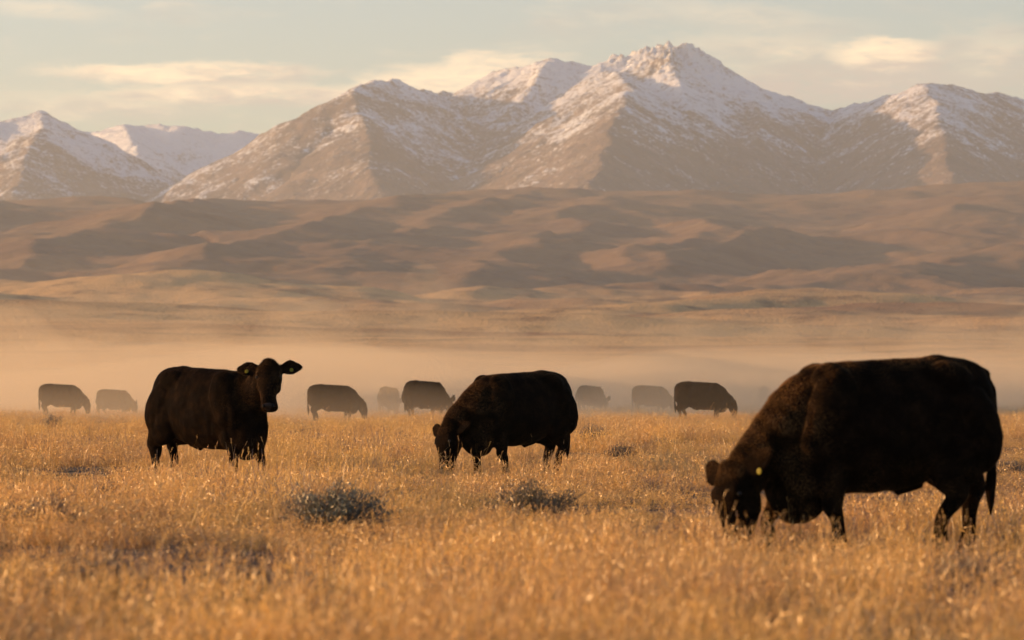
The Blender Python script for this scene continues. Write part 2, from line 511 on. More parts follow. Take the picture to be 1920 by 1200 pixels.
class Body:
    """collects closed lofts and ellipsoids that are fused into one skin"""
    def __init__(s): s.V = []; s.F = []; s.n = 0
    def add(s, V, F):
        s.V.append(np.asarray(V, float)); s.F += [tuple(i + s.n for i in f) for f in F]; s.n += len(V)
    def rings(s, rings):
        k = len(rings[0]); V = [p for r in rings for p in r]; F = []
        for i in range(len(rings) - 1):
            for j in range(k):
                a, b = i * k + j, i * k + (j + 1) % k
                F.append((a, b, b + k)); F.append((a, b + k, a + k))
        c0 = len(V); V.append(np.mean(rings[0], 0)); c1 = len(V); V.append(np.mean(rings[-1], 0))
        o = (len(rings) - 1) * k
        for j in range(k):
            F.append((c0, (j + 1) % k, j)); F.append((c1, o + j, o + (j + 1) % k))
        s.add(V, F)
    def tube(s, pts, side, n=5, k=20, p=2.0):
        """pts rows: x y z half-width half-height"""
        A = crom(pts, n); side = np.asarray(side, float)
        T_ = np.gradient(A[:, :3], axis=0)
        rr = []
        for q, t in zip(A, T_):
            t = t / np.linalg.norm(t)
            sd = side - t * side.dot(t); sd /= np.linalg.norm(sd); up = np.cross(t, sd)
            a, b = max(q[3], .004), max(q[4], .004)
            ang = np.linspace(0, 2 * np.pi, k, endpoint=False)
            ca = np.sign(np.cos(ang)) * np.abs(np.cos(ang)) ** (2 / p); sa = np.sign(np.sin(ang)) * np.abs(np.sin(ang)) ** (2 / p)
            rr.append([q[:3] + sd * a * x + up * b * y for x, y in zip(ca, sa)])
        s.rings(rr)
    def ball(s, c, r, axes=None, k=16):
        axes = np.eye(3) if axes is None else np.asarray(axes, float)
        c = np.asarray(c, float)
        rr = []
        for th in np.linspace(0.12, math.pi - 0.12, 12):
            rr.append([c + axes[0] * r[0] * math.cos(th) + axes[1] * r[1] * math.sin(th) * math.cos(a) + axes[2] * r[2] * math.sin(th) * math.sin(a) for a in np.linspace(0, 2 * math.pi, k, endpoint=False)])
        s.rings(rr)
    def skin(s, name, voxel, smooth, mat, parent):
        me = bpy.data.meshes.new(name); me.from_pydata(np.vstack(s.V).tolist(), [], s.F); me.update()
        o = bpy.data.objects.new(name, me); COL.objects.link(o)
        m = o.modifiers.new('r', 'REMESH'); m.mode = 'VOXEL'; m.voxel_size = voxel; m.use_smooth_shade = True
        m = o.modifiers.new('s', 'SMOOTH'); m.factor = 0.5; m.iterations = smooth
        dg = bpy.context.evaluated_depsgraph_get()
        me2 = bpy.data.meshes.new_from_object(o.evaluated_get(dg)); me2.name = name
        o.modifiers.clear(); o.data = me2; bpy.data.meshes.remove(me)
        nv = len(me2.vertices); co = np.empty(nv * 3, np.float32); me2.vertices.foreach_get('co', co); co = co.reshape(-1, 3)
        no = np.empty(nv * 3, np.float32); me2.vertices.foreach_get('normal', no); no = no.reshape(-1, 3)
        dsp = (vnoise(co[:, 0] * 5 + co[:, 1] * 2, co[:, 2] * 4.5 - co[:, 1] * 2, 3) * .009 + vnoise(co[:, 0] * 13, co[:, 2] * 9 + co[:, 1] * 5, 5) * .004) * np.clip(co[:, 2] / .5, .2, 1)
        dsp *= 1.35; co += no * dsp[:, None]; me2.vertices.foreach_set('co', co.ravel()); me2.update()
        me2.materials.clear(); me2.materials.append(mat)
        me2.polygons.foreach_set('use_smooth', np.ones(len(me2.polygons), dtype=bool))
        o.parent = parent
        return o


def unit(v):
    v = np.asarray(v, float); return v / np.linalg.norm(v)


# F, top, bottom, half width, widest height (0..1 of the depth)
TORSO = [(-0.86, 1.14, 0.86, 0.06), (-0.83, 1.24, 0.70, 0.16), (-0.76, 1.325, 0.59, 0.225), (-0.62, 1.375, 0.53, 0.28), (-0.42, 1.395, 0.51, 0.295),
         (-0.15, 1.375, 0.425, 0.34), (0.12, 1.36, 0.39, 0.36), (0.38, 1.345, 0.385, 0.335), (0.58, 1.335, 0.36, 0.295), (0.76, 1.23, 0.30, 0.255),
         (0.90, 1.08, 0.34, 0.195), (0.98, 0.94, 0.46, 0.12)]


def build_cow(name, loc, theta, scale, neck, poll, uw, nw, head=1.0, feet=None, voxel=0.014, furs=0, detail=True, brisket=0.0, stretch=1.0, face=.55, ears=1.0, earup=0.15, amount=0.8, tuck=0.0):
    root = bpy.data.objects.new(name, None); COL.objects.link(root)
    root.empty_display_size = 0.2
    root.location = loc; root.rotation_euler = (0, 0, theta); root.scale = (scale,) * 3
    ct, st = math.cos(theta), math.sin(theta)
    tl = lambda w: np.array([w[0] * ct + w[1] * st, -w[0] * st + w[1] * ct, w[2]])
    u = unit(tl(uw)); n = tl(nw); n = unit(n - u * n.dot(u)); sd = np.cross(n, u)  # sd: one side of the head
    B = Body()
    # trunk
    A = crom([(f * stretch, t, b - (brisket if f > .6 else -tuck), w) for f, t, b, w in TORSO], 4)
    rr = []
    for f, t, b, w in A:
        ang = np.linspace(0, 2 * np.pi, 32, endpoint=False)
        cz, hz = (t + b) / 2, (t - b) / 2
        x_, z_ = np.cos(ang), np.sin(ang)
        p = 2.35
        x_ = np.sign(x_) * np.abs(x_) ** (2 / p); z2 = np.sign(z_) * np.abs(z_) ** (2 / p)
        wid = w * .95 * (1 - 0.10 * z2 - 0.10 * z2 * z2)
        rr.append([(f, wid[i] * x_[i], cz + hz * z2[i]) for i in range(32)])
    B.rings(rr)
    # shoulders, hips, thighs
    for s_ in (-1, 1):
        B.ball((0.56 * stretch, 0.225 * s_, 0.96), (0.19, 0.125, 0.36), [unit((0.97, 0, 0.25)), (0, 1, 0), unit((-0.25, 0, 0.97))])
        B.tube([(0.50 * stretch, .13 * s_, 1.30, .05, .07), (0.60 * stretch, .225 * s_, 1.17, .05, .075), (0.68 * stretch, .265 * s_, 0.98, .045, .07), (0.74 * stretch, .25 * s_, 0.80, .05, .07), (0.70 * stretch, .23 * s_, 0.66, .04, .06)], (0, 1, 0), 4, 12)   # edge of the shoulder blade
        B.ball((0.52 * stretch, 0.165 * s_, 1.215), (0.15, 0.09, 0.125))
        B.ball((-0.42 * stretch, 0.165 * s_, 1.215), (0.20, 0.11, 0.14))
        B.ball((-0.60 * stretch, 0.20 * s_, 0.88), (0.22, 0.125, 0.34), [unit((0.95, 0, -0.3)), (0, 1, 0), unit((0.3, 0, 0.95))])
    B.ball((0.74 * stretch, 0, 0.44 - brisket), (0.20, 0.15, 0.15))
    B.ball((-0.70 * stretch, 0, 1.26), (0.15, 0.08, 0.07))
    # sheath under the belly
    B.tube([(-0.25, 0, 0.47 + tuck, .05, .05), (-0.12, 0, 0.425 + tuck, .04, .045), (-0.06, 0, 0.385 + tuck, .02, .025)], (0, 1, 0))
    # legs
    feet = feet or {}
    fl = feet.get('fl', (0.52, 0.17)); fr = feet.get('fr', (0.62, -0.17)); hl = feet.get('hl', (-0.50, 0.18)); hr = feet.get('hr', (-0.66, -0.18))
    for (fx, fy) in (fl, fr):
        ux = 0.58 * stretch; s_ = 1 if fy > 0 else -1
        kx = ux * 0.3 + fx * 0.7
        B.tube([(ux + .03, .17 * s_, .86, .10, .17), (ux + .01, .175 * s_, .66, .095, .145), (ux * .65 + fx * .35, fy * .98, .52, .096, .140), (kx + .015, fy, .40, .070, .082), (kx + .02, fy, .335, .066, .072),
                (fx + .01, fy, .24, .047, .052), (fx, fy, .14, .047, .052), (fx, fy, .095, .050, .056), (fx + .02, fy, .045, .045, .055), (fx + .03, fy, .01, .05, .06)], (0, 1, 0))
    for (fx, fy) in (hl, hr):
        ux = -0.58 * stretch; s_ = 1 if fy > 0 else -1
        hx = ux * 0.25 + fx * 0.75 - 0.09
        B.tube([(ux + .04, .18 * s_, .95, .12, .25), (ux + .06, .19 * s_, .78, .12, .235), (ux * .7 + fx * .3 + .03, .185 * s_, .63, .112, .215), (hx + .065, fy, .54, .082, .15), (hx, fy, .455, .060, .092), (hx + .012, fy, .40, .055, .074),
                (fx * .8 + hx * .2, fy, .27, .048, .056), (fx - .005, fy, .15, .048, .053), (fx, fy, .10, .052, .058), (fx + .02, fy, .045, .045, .055), (fx + .03, fy, .01, .05, .06)], (0, 1, 0))
    # neck
    poll = np.asarray(poll, float)
    B.tube(neck + [tuple(poll + u * 0.06 * head - n * 0.10 * head) + (.12 * head, .13 * head), tuple(poll + u * 0.16 * head - n * 0.06 * head) + (.09 * head, .10 * head)], (0, 1, 0) if abs(u[2]) > .5 else sd, 5, 24)
    # head
    H = lambda a, b, c: poll + (u * a + sd * b + n * c) * head
    st_ = [(-.035, -.035, .060, .050), (0.0, -.030, .100, .085), (.05, -.040, .128, .110), (.11, -.050, .138, .130), (.17, -.055, .138, .142), (.23, -.058, .120, .140), (.30, -.055, .094, .120),
           (.37, -.050, .080, .100), (.43, -.047, .088, .090), (.475, -.046, .092, .082), (.505, -.046, .082, .066), (.52, -.046, .050, .038)]
    A = crom(st_, 4)
    rr = []
    for a, c, w, d in A:
        ang = np.linspace(0, 2 * np.pi, 26, endpoint=False)
        x_ = np.sign(np.cos(ang)) * np.abs(np.cos(ang)) ** .85; y_ = np.sign(np.sin(ang)) * np.abs(np.sin(ang)) ** .85
        rr.append([H(a, w * x_[i] * (1 - .22 * (y_[i] < 0) * abs(y_[i])), c + d * y_[i]) for i in range(26)])
    B.rings(rr)
    ax = [u, sd, n]
    for s_ in (-1, 1):
        B.ball(H(.135, .098 * s_, .035), (.055 * head, .030 * head, .035 * head), ax)          # brow
        B.ball(H(.215, .082 * s_, -.085), (.09 * head, .045 * head, .075 * head), ax)         # cheek
        B.ball(H(.475, .050 * s_, .010), (.035 * head, .028 * head, .022 * head), ax)         # nostril wing
    B.ball(H(-.01, 0, -.01), (.06 * head, .075 * head, .075 * head), ax)
    B.ball(H(.445, 0, -.115), (.06 * head, .055 * head, .03 * head), ax)                        # chin
    # ears
    for s_ in (-1, 1):
        d = unit(sd * s_ * 1.0 - u * (earup if np.isscalar(earup) else earup[0 if s_ < 0 else 1]) - n * 0.12)
        wv = unit(u - d * u.dot(d)); nn = np.cross(d, wv); nn = nn if nn.dot(n) > 0 else -nn
        base = H(.040, .105 * s_, -.045)
        prof = [(0, .042, .026), (.045, .064, .021), (.09, .082, .017), (.135, .084, .015), (.185, .064, .013), (.225, .034, .011), (.245, .014, .009)]
        rr = []
        for a, w, th in crom(prof, 4):
            ring = []
            for g in np.linspace(0, 2 * np.pi, 20, endpoint=False):
                y_ = math.cos(g); cup = 3.6 * (w * y_) ** 2 * min(1, a / .06)
                ring.append(base + (d * a * ears + wv * (w * y_ * ears) + nn * (th * math.sin(g) + cup)) * head)
            rr.append(ring)
        B.rings(rr)
    # tail
    tx = -0.87 * stretch
    B.tube([(tx + .09, 0, 1.27, .045, .045), (tx + .01, 0, 1.17, .038, .035), (tx - .012, 0, 1.0, .028, .026), (tx - .01, .01, .78, .022, .022), (tx, .01, .62, .020, .02)], (0, 1, 0))
    body = B.skin('body', voxel, 7 if detail else 3, M_COAT, root)
    # tail switch, hooves, eyes, nose
    G = Body(); G.tube([(tx - .01, .01, .80, .018, .018), (tx, .01, .64, .026, .026), (tx + .01, .01, .53, .040, .038), (tx + .02, .015, .42, .038, .036), (tx + .02, .02, .33, .024, .022), (tx + .02, .02, .26, .006, .006)], (0, 1, 0), 4, 12)
    mesh_from(G, 'tail_switch', M_COAT, root)
    for (fx, fy) in (fl, fr, hl, hr):
        G = Body(); G.tube([(fx + .02, fy, .06, .046, .056), (fx + .03, fy, .03, .053, .066), (fx + .035, fy, -.01, .058, .074)], (0, 1, 0), 3, 12)
        mesh_from(G, 'hoof', M_HOOF, root)
    if detail:
        for s_ in (-1, 1):
            G = Body(); G.ball(H(.165, .121 * s_, .040), (.018 * head, .015 * head, .015 * head), ax, 14); mesh_from(G, 'eye', M_EYE, root)
            G = Body(); G.ball(H(.488, .048 * s_, .030), (.022 * head, .017 * head, .014 * head), ax, 12); mesh_from(G, 'nostril', M_HOLE, root)
        G = Body(); G.ball(H(.476, 0, -.010), (.046 * head, .068 * head, .052 * head), ax, 18); mesh_from(G, 'nose', M_NOSE, root)
    if furs:
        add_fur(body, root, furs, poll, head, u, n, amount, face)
    root['_f'] = 0; del root['_f']
    frame = dict(H=H, u=u, n=n, sd=sd, root=root, head=head, ears=ears, earup=earup)
    return root, frame


def mesh_from(G, name, mat, parent):
    V = np.vstack(G.V)
    return mesh_np(name, V, np.array(G.F), mat, True, parent)


def add_fur(body, root, count, poll, head, u, n, amount, face_amount):
    me = body.data; nv = len(me.vertices)
    co = np.empty(nv * 3, np.float32); me.vertices.foreach_get('co', co); co = co.reshape(-1, 3)
    me.calc_loop_triangles(); nt = len(me.loop_triangles)
    tri = np.empty(nt * 3, np.int32); me.loop_triangles.foreach_get('vertices', tri); tri = tri.reshape(-1, 3)
    a, b, c = co[tri[:, 0]], co[tri[:, 1]], co[tri[:, 2]]
    nr = np.cross(b - a, c - a); ar = np.linalg.norm(nr, axis=1); nr = nr / (ar[:, None] + 1e-12)
    cen = (a + b + c) / 3
    w = ar * np.where(cen[:, 2] < .3, .5, 1) * np.where((cen[:, 0] > .45), 1.9, 1.0)
    rg = np.random.default_rng(3)
    idx = rg.choice(nt, count, p=w / w.sum())
    r1 = np.sqrt(rg.random(count)); r2 = rg.random(count)
    p = a[idx] * (1 - r1)[:, None] + b[idx] * (r1 * (1 - r2))[:, None] + c[idx] * (r1 * r2)[:, None]
    N = nr[idx]
    flow = np.tile(np.array([-.55, 0, -.65]), (count, 1))
    hd = np.linalg.norm(p - (poll + u * .22 * head), axis=1) < .34 * head
    flow[hd] = -u * .1 + n * .0
    # the fur lies in locks: low frequency swirl
    sw = np.stack([vnoise(p[:, 0] * 9, p[:, 2] * 9 + i * 5, i) for i in range(3)], -1) * 1.2
    flow = flow + sw - N * np.sum((flow + sw) * N, 1)[:, None]
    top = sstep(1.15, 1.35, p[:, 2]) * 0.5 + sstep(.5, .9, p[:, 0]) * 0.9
    L = (0.007 + 0.010 * top) * (0.6 + 0.9 * rg.random(count))
    pt = np.linalg.norm(p - poll, axis=1) < .13 * head
    L = np.where(hd & ~pt, 0.0055, L); L = np.where(pt, 0.022, L)
    face = (np.linalg.norm(p - (poll + u * .47 * head), axis=1) < .10 * head)
    L = np.where(face, 0.003, L)
    d = N * 0.45 + flow * 0.9 + rg.normal(0, .25, (count, 3)); d /= np.linalg.norm(d, axis=1)[:, None]
    s = np.cross(d, rg.normal(0, 1, (count, 3))); s /= np.linalg.norm(s, axis=1)[:, None]
    wd = 0.0011
    V = np.stack([p - s * wd - N * .002, p + s * wd - N * .002, p + d * L[:, None]], 1).reshape(-1, 3)
    F = np.arange(count * 3).reshape(-1, 3)
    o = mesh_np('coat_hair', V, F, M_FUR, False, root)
    tone = amount * np.clip(.03 + .62 * sstep(.42, .75, p[:, 0]) * sstep(.55, .95, p[:, 2]) + .35 * sstep(1.22, 1.36, p[:, 2]) + .45 * (1 - sstep(.35, .75, p[:, 2])) + .05, 0, 1) * (0.30 + .7 * rg.random(count))  # browner on neck, shoulders and topline: sunlit rim painted into the hair colour
    tone = np.where(hd & ~pt, amount * face_amount * (.4 + .6 * rg.random(count)), tone)  # face hair tone scaled to paint sunlight onto the head
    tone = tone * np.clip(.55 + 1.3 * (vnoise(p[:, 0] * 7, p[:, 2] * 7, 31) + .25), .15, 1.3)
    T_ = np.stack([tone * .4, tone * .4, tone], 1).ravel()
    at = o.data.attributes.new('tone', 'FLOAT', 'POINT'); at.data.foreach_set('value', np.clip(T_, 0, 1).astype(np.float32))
    o['kind'] = 'stuff'
    return o


def ear_tag(fr, s_, out=.125, down=.035, size=.020):
    H, u, n, sd, head = fr['H'], fr['u'], fr['n'], fr['sd'], fr['head']
    eu = fr['earup'] if np.isscalar(fr['earup']) else fr['earup'][0 if s_ < 0 else 1]
    d = unit(sd * s_ * 1.0 - u * eu - n * 0.12); wv = unit(u - d * u.dot(d))
    nn = np.cross(d, wv); nn = nn if nn.dot(n) > 0 else -nn
    c = H(.040, .105 * s_, -.045) + (d * out + wv * down + nn * .030) * head
    G = Body(); G.ball(c, (size * head, size * 1.1 * head, .004), [d, wv, nn], 12)
    return mesh_from(G, 'ear_tag', M_TAG, fr['root'])


def gz(x, y): return float(ground_z(np.array([float(x)]), np.array([float(y)]))[0])
def foot(pxx, Y):
    x = (pxx - 960) / F_PX * Y
    return (x, Y, gz(x, Y))

GR = 'black cattle grazing the golden prairie'
# the big bull-like steer at the right, grazing
th = math.radians(198)
x0, y0, z0 = foot(1664, 28.0)
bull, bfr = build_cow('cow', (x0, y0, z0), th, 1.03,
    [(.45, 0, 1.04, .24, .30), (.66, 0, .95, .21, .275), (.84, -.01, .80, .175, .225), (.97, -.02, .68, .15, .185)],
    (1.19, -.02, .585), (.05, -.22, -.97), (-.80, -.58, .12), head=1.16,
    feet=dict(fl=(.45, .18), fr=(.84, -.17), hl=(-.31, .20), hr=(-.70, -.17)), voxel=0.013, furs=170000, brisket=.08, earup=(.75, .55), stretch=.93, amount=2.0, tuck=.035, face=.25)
tag(bull, 'largest black cow, head down grazing, closest at the right with one yellow ear tag', 'cow', GR)
ear_tag(bfr, 1, .11, .065)
# the middle one, grazing towards the left
th = math.radians(222)
x0, y0, z0 = foot(975, 49.0)
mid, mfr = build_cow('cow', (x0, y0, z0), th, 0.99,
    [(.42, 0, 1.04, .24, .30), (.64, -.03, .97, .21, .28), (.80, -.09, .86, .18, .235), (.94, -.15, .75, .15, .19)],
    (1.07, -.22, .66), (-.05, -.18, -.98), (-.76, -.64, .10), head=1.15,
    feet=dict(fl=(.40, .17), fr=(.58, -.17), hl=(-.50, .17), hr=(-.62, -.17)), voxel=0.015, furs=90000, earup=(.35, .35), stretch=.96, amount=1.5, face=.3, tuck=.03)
tag(mid, 'black cow with head down grazing beside the two grey green bushes, in the middle', 'cow', GR)
# the one that looks at us
th = math.radians(-42)
x0, y0, z0 = foot(385, 48.0)
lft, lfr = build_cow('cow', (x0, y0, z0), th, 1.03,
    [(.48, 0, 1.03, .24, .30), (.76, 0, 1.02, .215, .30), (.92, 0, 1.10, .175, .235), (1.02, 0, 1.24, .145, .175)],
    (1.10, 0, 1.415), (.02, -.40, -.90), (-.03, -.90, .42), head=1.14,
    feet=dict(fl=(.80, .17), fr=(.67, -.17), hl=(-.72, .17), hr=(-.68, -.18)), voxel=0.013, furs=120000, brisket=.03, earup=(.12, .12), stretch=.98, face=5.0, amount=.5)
tag(lft, 'black cow with head up facing the viewer, yellow tags in both ears', 'cow', GR)
ear_tag(lfr, 1); ear_tag(lfr, -1)

# the herd farther back in the dust: one grazing animal, copied with its parts
def copy_thing(root, loc, theta, scale, label):
    r = root.copy(); COL.objects.link(r)
    r.location = loc; r.rotation_euler = (0, 0, theta); r.scale = (scale,) * 3
    r['label'] = label
    for ch in root.children:
        c = ch.copy(); COL.objects.link(c); c.parent = r
        c.matrix_parent_inverse = ch.matrix_parent_inverse
    return r


far = [  # middle of the animal in px, distance, heading, size, label
    (622, 138, 12, 0.99, 'hazy black cow grazing just to the right of the cow with the raised head'),
    (112, 150, 14, 0.92, 'leftmost of all the cattle, a faint cow grazing far back in the dust'),
    (212, 163, -22, 0.88, 'faint dusty cow between the leftmost cow and the cow with the raised head'),
    (728, 164, 290, 0.92, 'small hazy cow seen head on with its head down between two grazing cows'),
    (795, 141, 42, 1.05, 'hazy cow seen from behind, just left of the neck of the middle grazing cow'),
    (1106, 172, 50, 0.93, 'pale round silhouette of a cow just right of the rump of the middle cow'),
    (1218, 172, 20, 0.95, 'pale hazy cow partly hidden behind the darker cow at its right'),
    (1312, 138, -6, 1.03, 'darkest of the hazy cows in the gap left of the largest cow'),
    (575, 225, 176, 0.74, 'ghostly cow almost lost in dust behind the rump of a grazing cow'),
    (862, 218, 4, 0.84, 'ghostly cow in dust showing above the neck of the middle cow'),
    (1432, 235, 85, 0.96, 'barely visible cow in dust left of the neck of the largest cow'),
]
first = None
for cx, Yd, hd, sc, lb in far:
    x, y, z = foot(cx, Yd)
    if first is None:
        first, _fr = build_cow('cow', (x, y, z), math.radians(hd), sc,
            [(.45, 0, 1.02, .24, .30), (.70, 0, .96, .205, .28), (.88, 0, .85, .165, .20), (1.05, 0, .76, .125, .14)],
            (1.20, 0, .68), (math.cos(math.radians(hd)) * .12, math.sin(math.radians(hd)) * .12, -.99), (math.cos(math.radians(hd)), math.sin(math.radians(hd)), .1),
            head=1.1, voxel=0.026, detail=False, earup=(.9, .9), ears=1.45)
        tag(first, lb, 'cow', GR)
    else:
        copy_thing(first, (x, y, z), math.radians(hd), sc, lb)
# ------------------------------------------------------------------ grass
def mat_straw(name, cols, trans=0.55, low=0.6):
    m, T = mat_new(name)
    out = T.new('ShaderNodeOutputMaterial')
    pos = T.new('ShaderNodeNewGeometry').outputs['Position']
    a = T.new('ShaderNodeAttribute'); a.attribute_name = 'tone'
    oi = T.new('ShaderNodeObjectInfo').outputs['Random']
    big = T.noise(pos, 0.16, 4, 0.6, 0.6)
    mid = T.noise(pos, 0.8, 3, 0.6)
    c = T.mix(T.ss(big, 0.40, 0.58), cols[0], cols[1])
    c = T.mix(T.math('MULTIPLY', T.ss(mid, 0.44, 0.62), 0.85), c, cols[2])
    c = T.mix(T.math('MULTIPLY', oi, 0.35), c, cols[3])
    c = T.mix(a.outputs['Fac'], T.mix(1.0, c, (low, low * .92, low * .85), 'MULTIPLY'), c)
    d = T.new('ShaderNodeBsdfDiffuse'); t = T.new('ShaderNodeBsdfTranslucent'); g = T.new('ShaderNodeBsdfGlossy')
    T.put(d.inputs[0], c); T.put(t.inputs[0], c); g.inputs[0].default_value = (.9, .8, .65, 1); g.inputs['Roughness'].default_value = 0.42
    mx = T.new('ShaderNodeMixShader'); mx.inputs[0].default_value = trans
    T.l.new(d.outputs[0], mx.inputs[1]); T.l.new(t.outputs[0], mx.inputs[2])
    m2 = T.new('ShaderNodeMixShader'); m2.inputs[0].default_value = 0.09
    T.l.new(mx.outputs[0], m2.inputs[1]); T.l.new(g.outputs[0], m2.inputs[2])
    T.l.new(m2.outputs[0], out.inputs[0])
    return m


STRAW = [(0.84, 0.48, 0.090), (0.68, 0.35, 0.095), (0.32, 0.15, 0.062), (0.86, 0.56, 0.19)]
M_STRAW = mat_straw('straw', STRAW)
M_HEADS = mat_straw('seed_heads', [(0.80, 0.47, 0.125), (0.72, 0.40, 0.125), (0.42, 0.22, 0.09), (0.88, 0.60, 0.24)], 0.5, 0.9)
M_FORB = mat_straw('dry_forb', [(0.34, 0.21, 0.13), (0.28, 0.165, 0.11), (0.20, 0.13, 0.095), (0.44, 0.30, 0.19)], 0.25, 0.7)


def ribbons(rg, n, spread, h0, h1, w, curl, segs=4, lean=0.35, wind=0.12, fork=0):
    """n grass blades as bent ribbons -> verts, quads, tone"""
    r = spread * np.sqrt(rg.random(n)); a = rg.random(n) * 2 * np.pi
    base = np.stack([r * np.cos(a), r * np.sin(a), np.full(n, -0.02)], -1)
    H = h0 + (h1 - h0) * rg.random(n) ** 1.3
    d = np.stack([np.cos(a) * lean * rg.random(n) + wind, np.sin(a) * lean * rg.random(n), np.ones(n)], -1) + rg.normal(0, .16, (n, 3)) * np.array([1, 1, 0])
    d /= np.linalg.norm(d, axis=1)[:, None]
    cv = rg.normal(0, curl, (n, 3)) + np.array([wind * .6, 0, -curl * .7])
    ph = rg.random(n) * 2 * np.pi
    side = np.stack([np.cos(ph), np.sin(ph), np.zeros(n)], -1)
    V = []; T_ = []
    for k in range(segs + 1):
        t = k / segs
        p = base + (d * t + cv * t * t + rg.normal(0, curl * .10, (n, 3)) * (t > 0)) * H[:, None]
        ww = w * (1 - t * .85) * (0.7 + 0.6 * rg.random(n))
        V.append(p - side * ww[:, None] / 2); V.append(p + side * ww[:, None] / 2)
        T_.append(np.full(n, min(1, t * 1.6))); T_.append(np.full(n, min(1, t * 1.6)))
    V = np.stack(V, 1); T_ = np.stack(T_, 1)
    m = 2 * (segs + 1)
    o = np.arange(n)[:, None] * m
    F = np.concatenate([np.stack([o + 2 * k, o + 2 * k + 1, o + 2 * k + 3, o + 2 * k + 2], -1).reshape(-1, 4) for k in range(segs)])
    tip = V[:, -1]
    return V.reshape(-1, 3), F, T_.reshape(-1), tip, d


def curls(rg, n, spread, z0, z1, size, w):
    """short hooked awns and leaf ends caught all through the top of the tuft"""
    r_ = spread * np.sqrt(rg.random(n)); a = rg.random(n) * 2 * np.pi
    p = np.stack([r_ * np.cos(a), r_ * np.sin(a), z0 + (z1 - z0) * rg.random(n)], -1)
    d = rg.normal(0, 1, (n, 3)) * [1, 1, .55] + [.2, 0, .75]; d /= np.linalg.norm(d, axis=1)[:, None]
    c = np.cross(d, rg.normal(0, 1, (n, 3))); c /= np.linalg.norm(c, axis=1)[:, None]
    s_ = np.cross(d, c) * (w / 2)
    L = size * (.5 + rg.random(n))[:, None]; bend = rg.uniform(.5, 1.6, n)[:, None]
    V = []
    for k in range(5):
        t = k / 4
        q = p + (d * np.sin(bend * t * 1.3) / 1.3 + c * (1 - np.cos(bend * t * 1.3)) / 1.3) / bend * L
        ww = 1 - .75 * t
        V += [q - s_ * ww, q + s_ * ww]
    V = np.stack(V, 1); o = np.arange(n)[:, None] * 10
    F = np.concatenate([np.stack([o + 2 * k, o + 2 * k + 1, o + 2 * k + 3, o + 2 * k + 2], -1).reshape(-1, 4) for k in range(4)])
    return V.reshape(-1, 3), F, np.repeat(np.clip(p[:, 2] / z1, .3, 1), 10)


def heads(rg, tips, size):
    """seed heads at the stalk tips: small feathery quads"""
    V = []; F = []; n = 0
    for p in tips:
        L = size * (0.7 + .6 * rg.random())
        ax = unit(np.array([rg.normal(.25, .25), rg.normal(0, .25), 1]))
        for j in range(7):
            q = p + ax * L * (j / 7 - .15)
            s = unit(rg.normal(0, 1, 3)) * L * .11; u_ = unit(ax + rg.normal(0, .45, 3)) * L * .30
            V += [q - s * .5, q + s * .5, q + s * .25 + u_, q - s * .25 + u_]; F.append((n, n + 1, n + 2, n + 3)); n += 4
    return np.array(V), np.array(F)


tufts = bpy.data.collections.new('grass_kinds')
def tuft(parts):
    Vs = []; Fs = []; Ts = []; Ms = []; n = 0
    for V, F, T_, mi in parts:
        Vs.append(V); Fs.append(F + n); Ts.append(T_); Ms.append(np.full(len(F), mi, np.int32)); n += len(V)
    o = mesh_np('grass_tuft', np.vstack(Vs), np.vstack(Fs), None, False)
    COL.objects.unlink(o); tufts.objects.link(o)
    for m in (M_STRAW, M_HEADS, M_FORB): o.data.materials.append(m)
    o.data.polygons.foreach_set('material_index', np.concatenate(Ms))
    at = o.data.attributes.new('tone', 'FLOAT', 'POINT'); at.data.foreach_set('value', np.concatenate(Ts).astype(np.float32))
    return o

for i in range(14):
    rg = np.random.default_rng(100 + i)
    P_ = []
    if i < 6:      # matted curly bunch grass
        V, F, T_, tip, _ = ribbons(rg, 50, .20, .06, .17, .0066, .50, 4, .8)
        P_.append((V, F, T_, 0)); P_.append((*curls(rg, 52, .21, .05, .16, .055, .0070), 1))
        V, F, T_, tip, _ = ribbons(rg, 6, .16, .14, .25, .0050, .28, 4, .4)
        P_.append((V, F, T_, 0)); hv, hf = heads(rg, tip, .030); P_.append((hv, hf, np.ones(len(hv)), 1))
    elif i < 10:   # upright stalks with pale heads
        V, F, T_, tip, _ = ribbons(rg, 44, .18, .09, .21, .0064, .36, 4, .5)
        P_.append((V, F, T_, 0)); P_.append((*curls(rg, 40, .17, .09, .21, .055, .0066), 1))
        V, F, T_, tip, _ = ribbons(rg, 13, .15, .20, .36, .0046, .16, 4, .25)
        P_.append((V, F, T_, 0)); hv, hf = heads(rg, tip, .040); P_.append((hv, hf, np.ones(len(hv)), 1))
    elif i < 12:   # brown curly forb
        V, F, T_, tip, _ = ribbons(rg, 42, .15, .07, .18, .0070, .60, 5, .7)
        P_.append((V, F, T_, 2)); hv, hf = heads(rg, tip[:30], .035); P_.append((hv, hf, np.ones(len(hv)), 2))
        V, F, T_, tip, _ = ribbons(rg, 18, .18, .07, .17, .0065, .35, 4, .5); P_.append((V, F, T_, 0))
    else:          # short flattened litter
        V, F, T_, tip, _ = ribbons(rg, 44, .24, .05, .12, .0072, .55, 4, 1.1)
        P_.append((V, F, T_, 0)); P_.append((*curls(rg, 60, .24, .03, .11, .05, .0072), 1))
    tuft(P_)

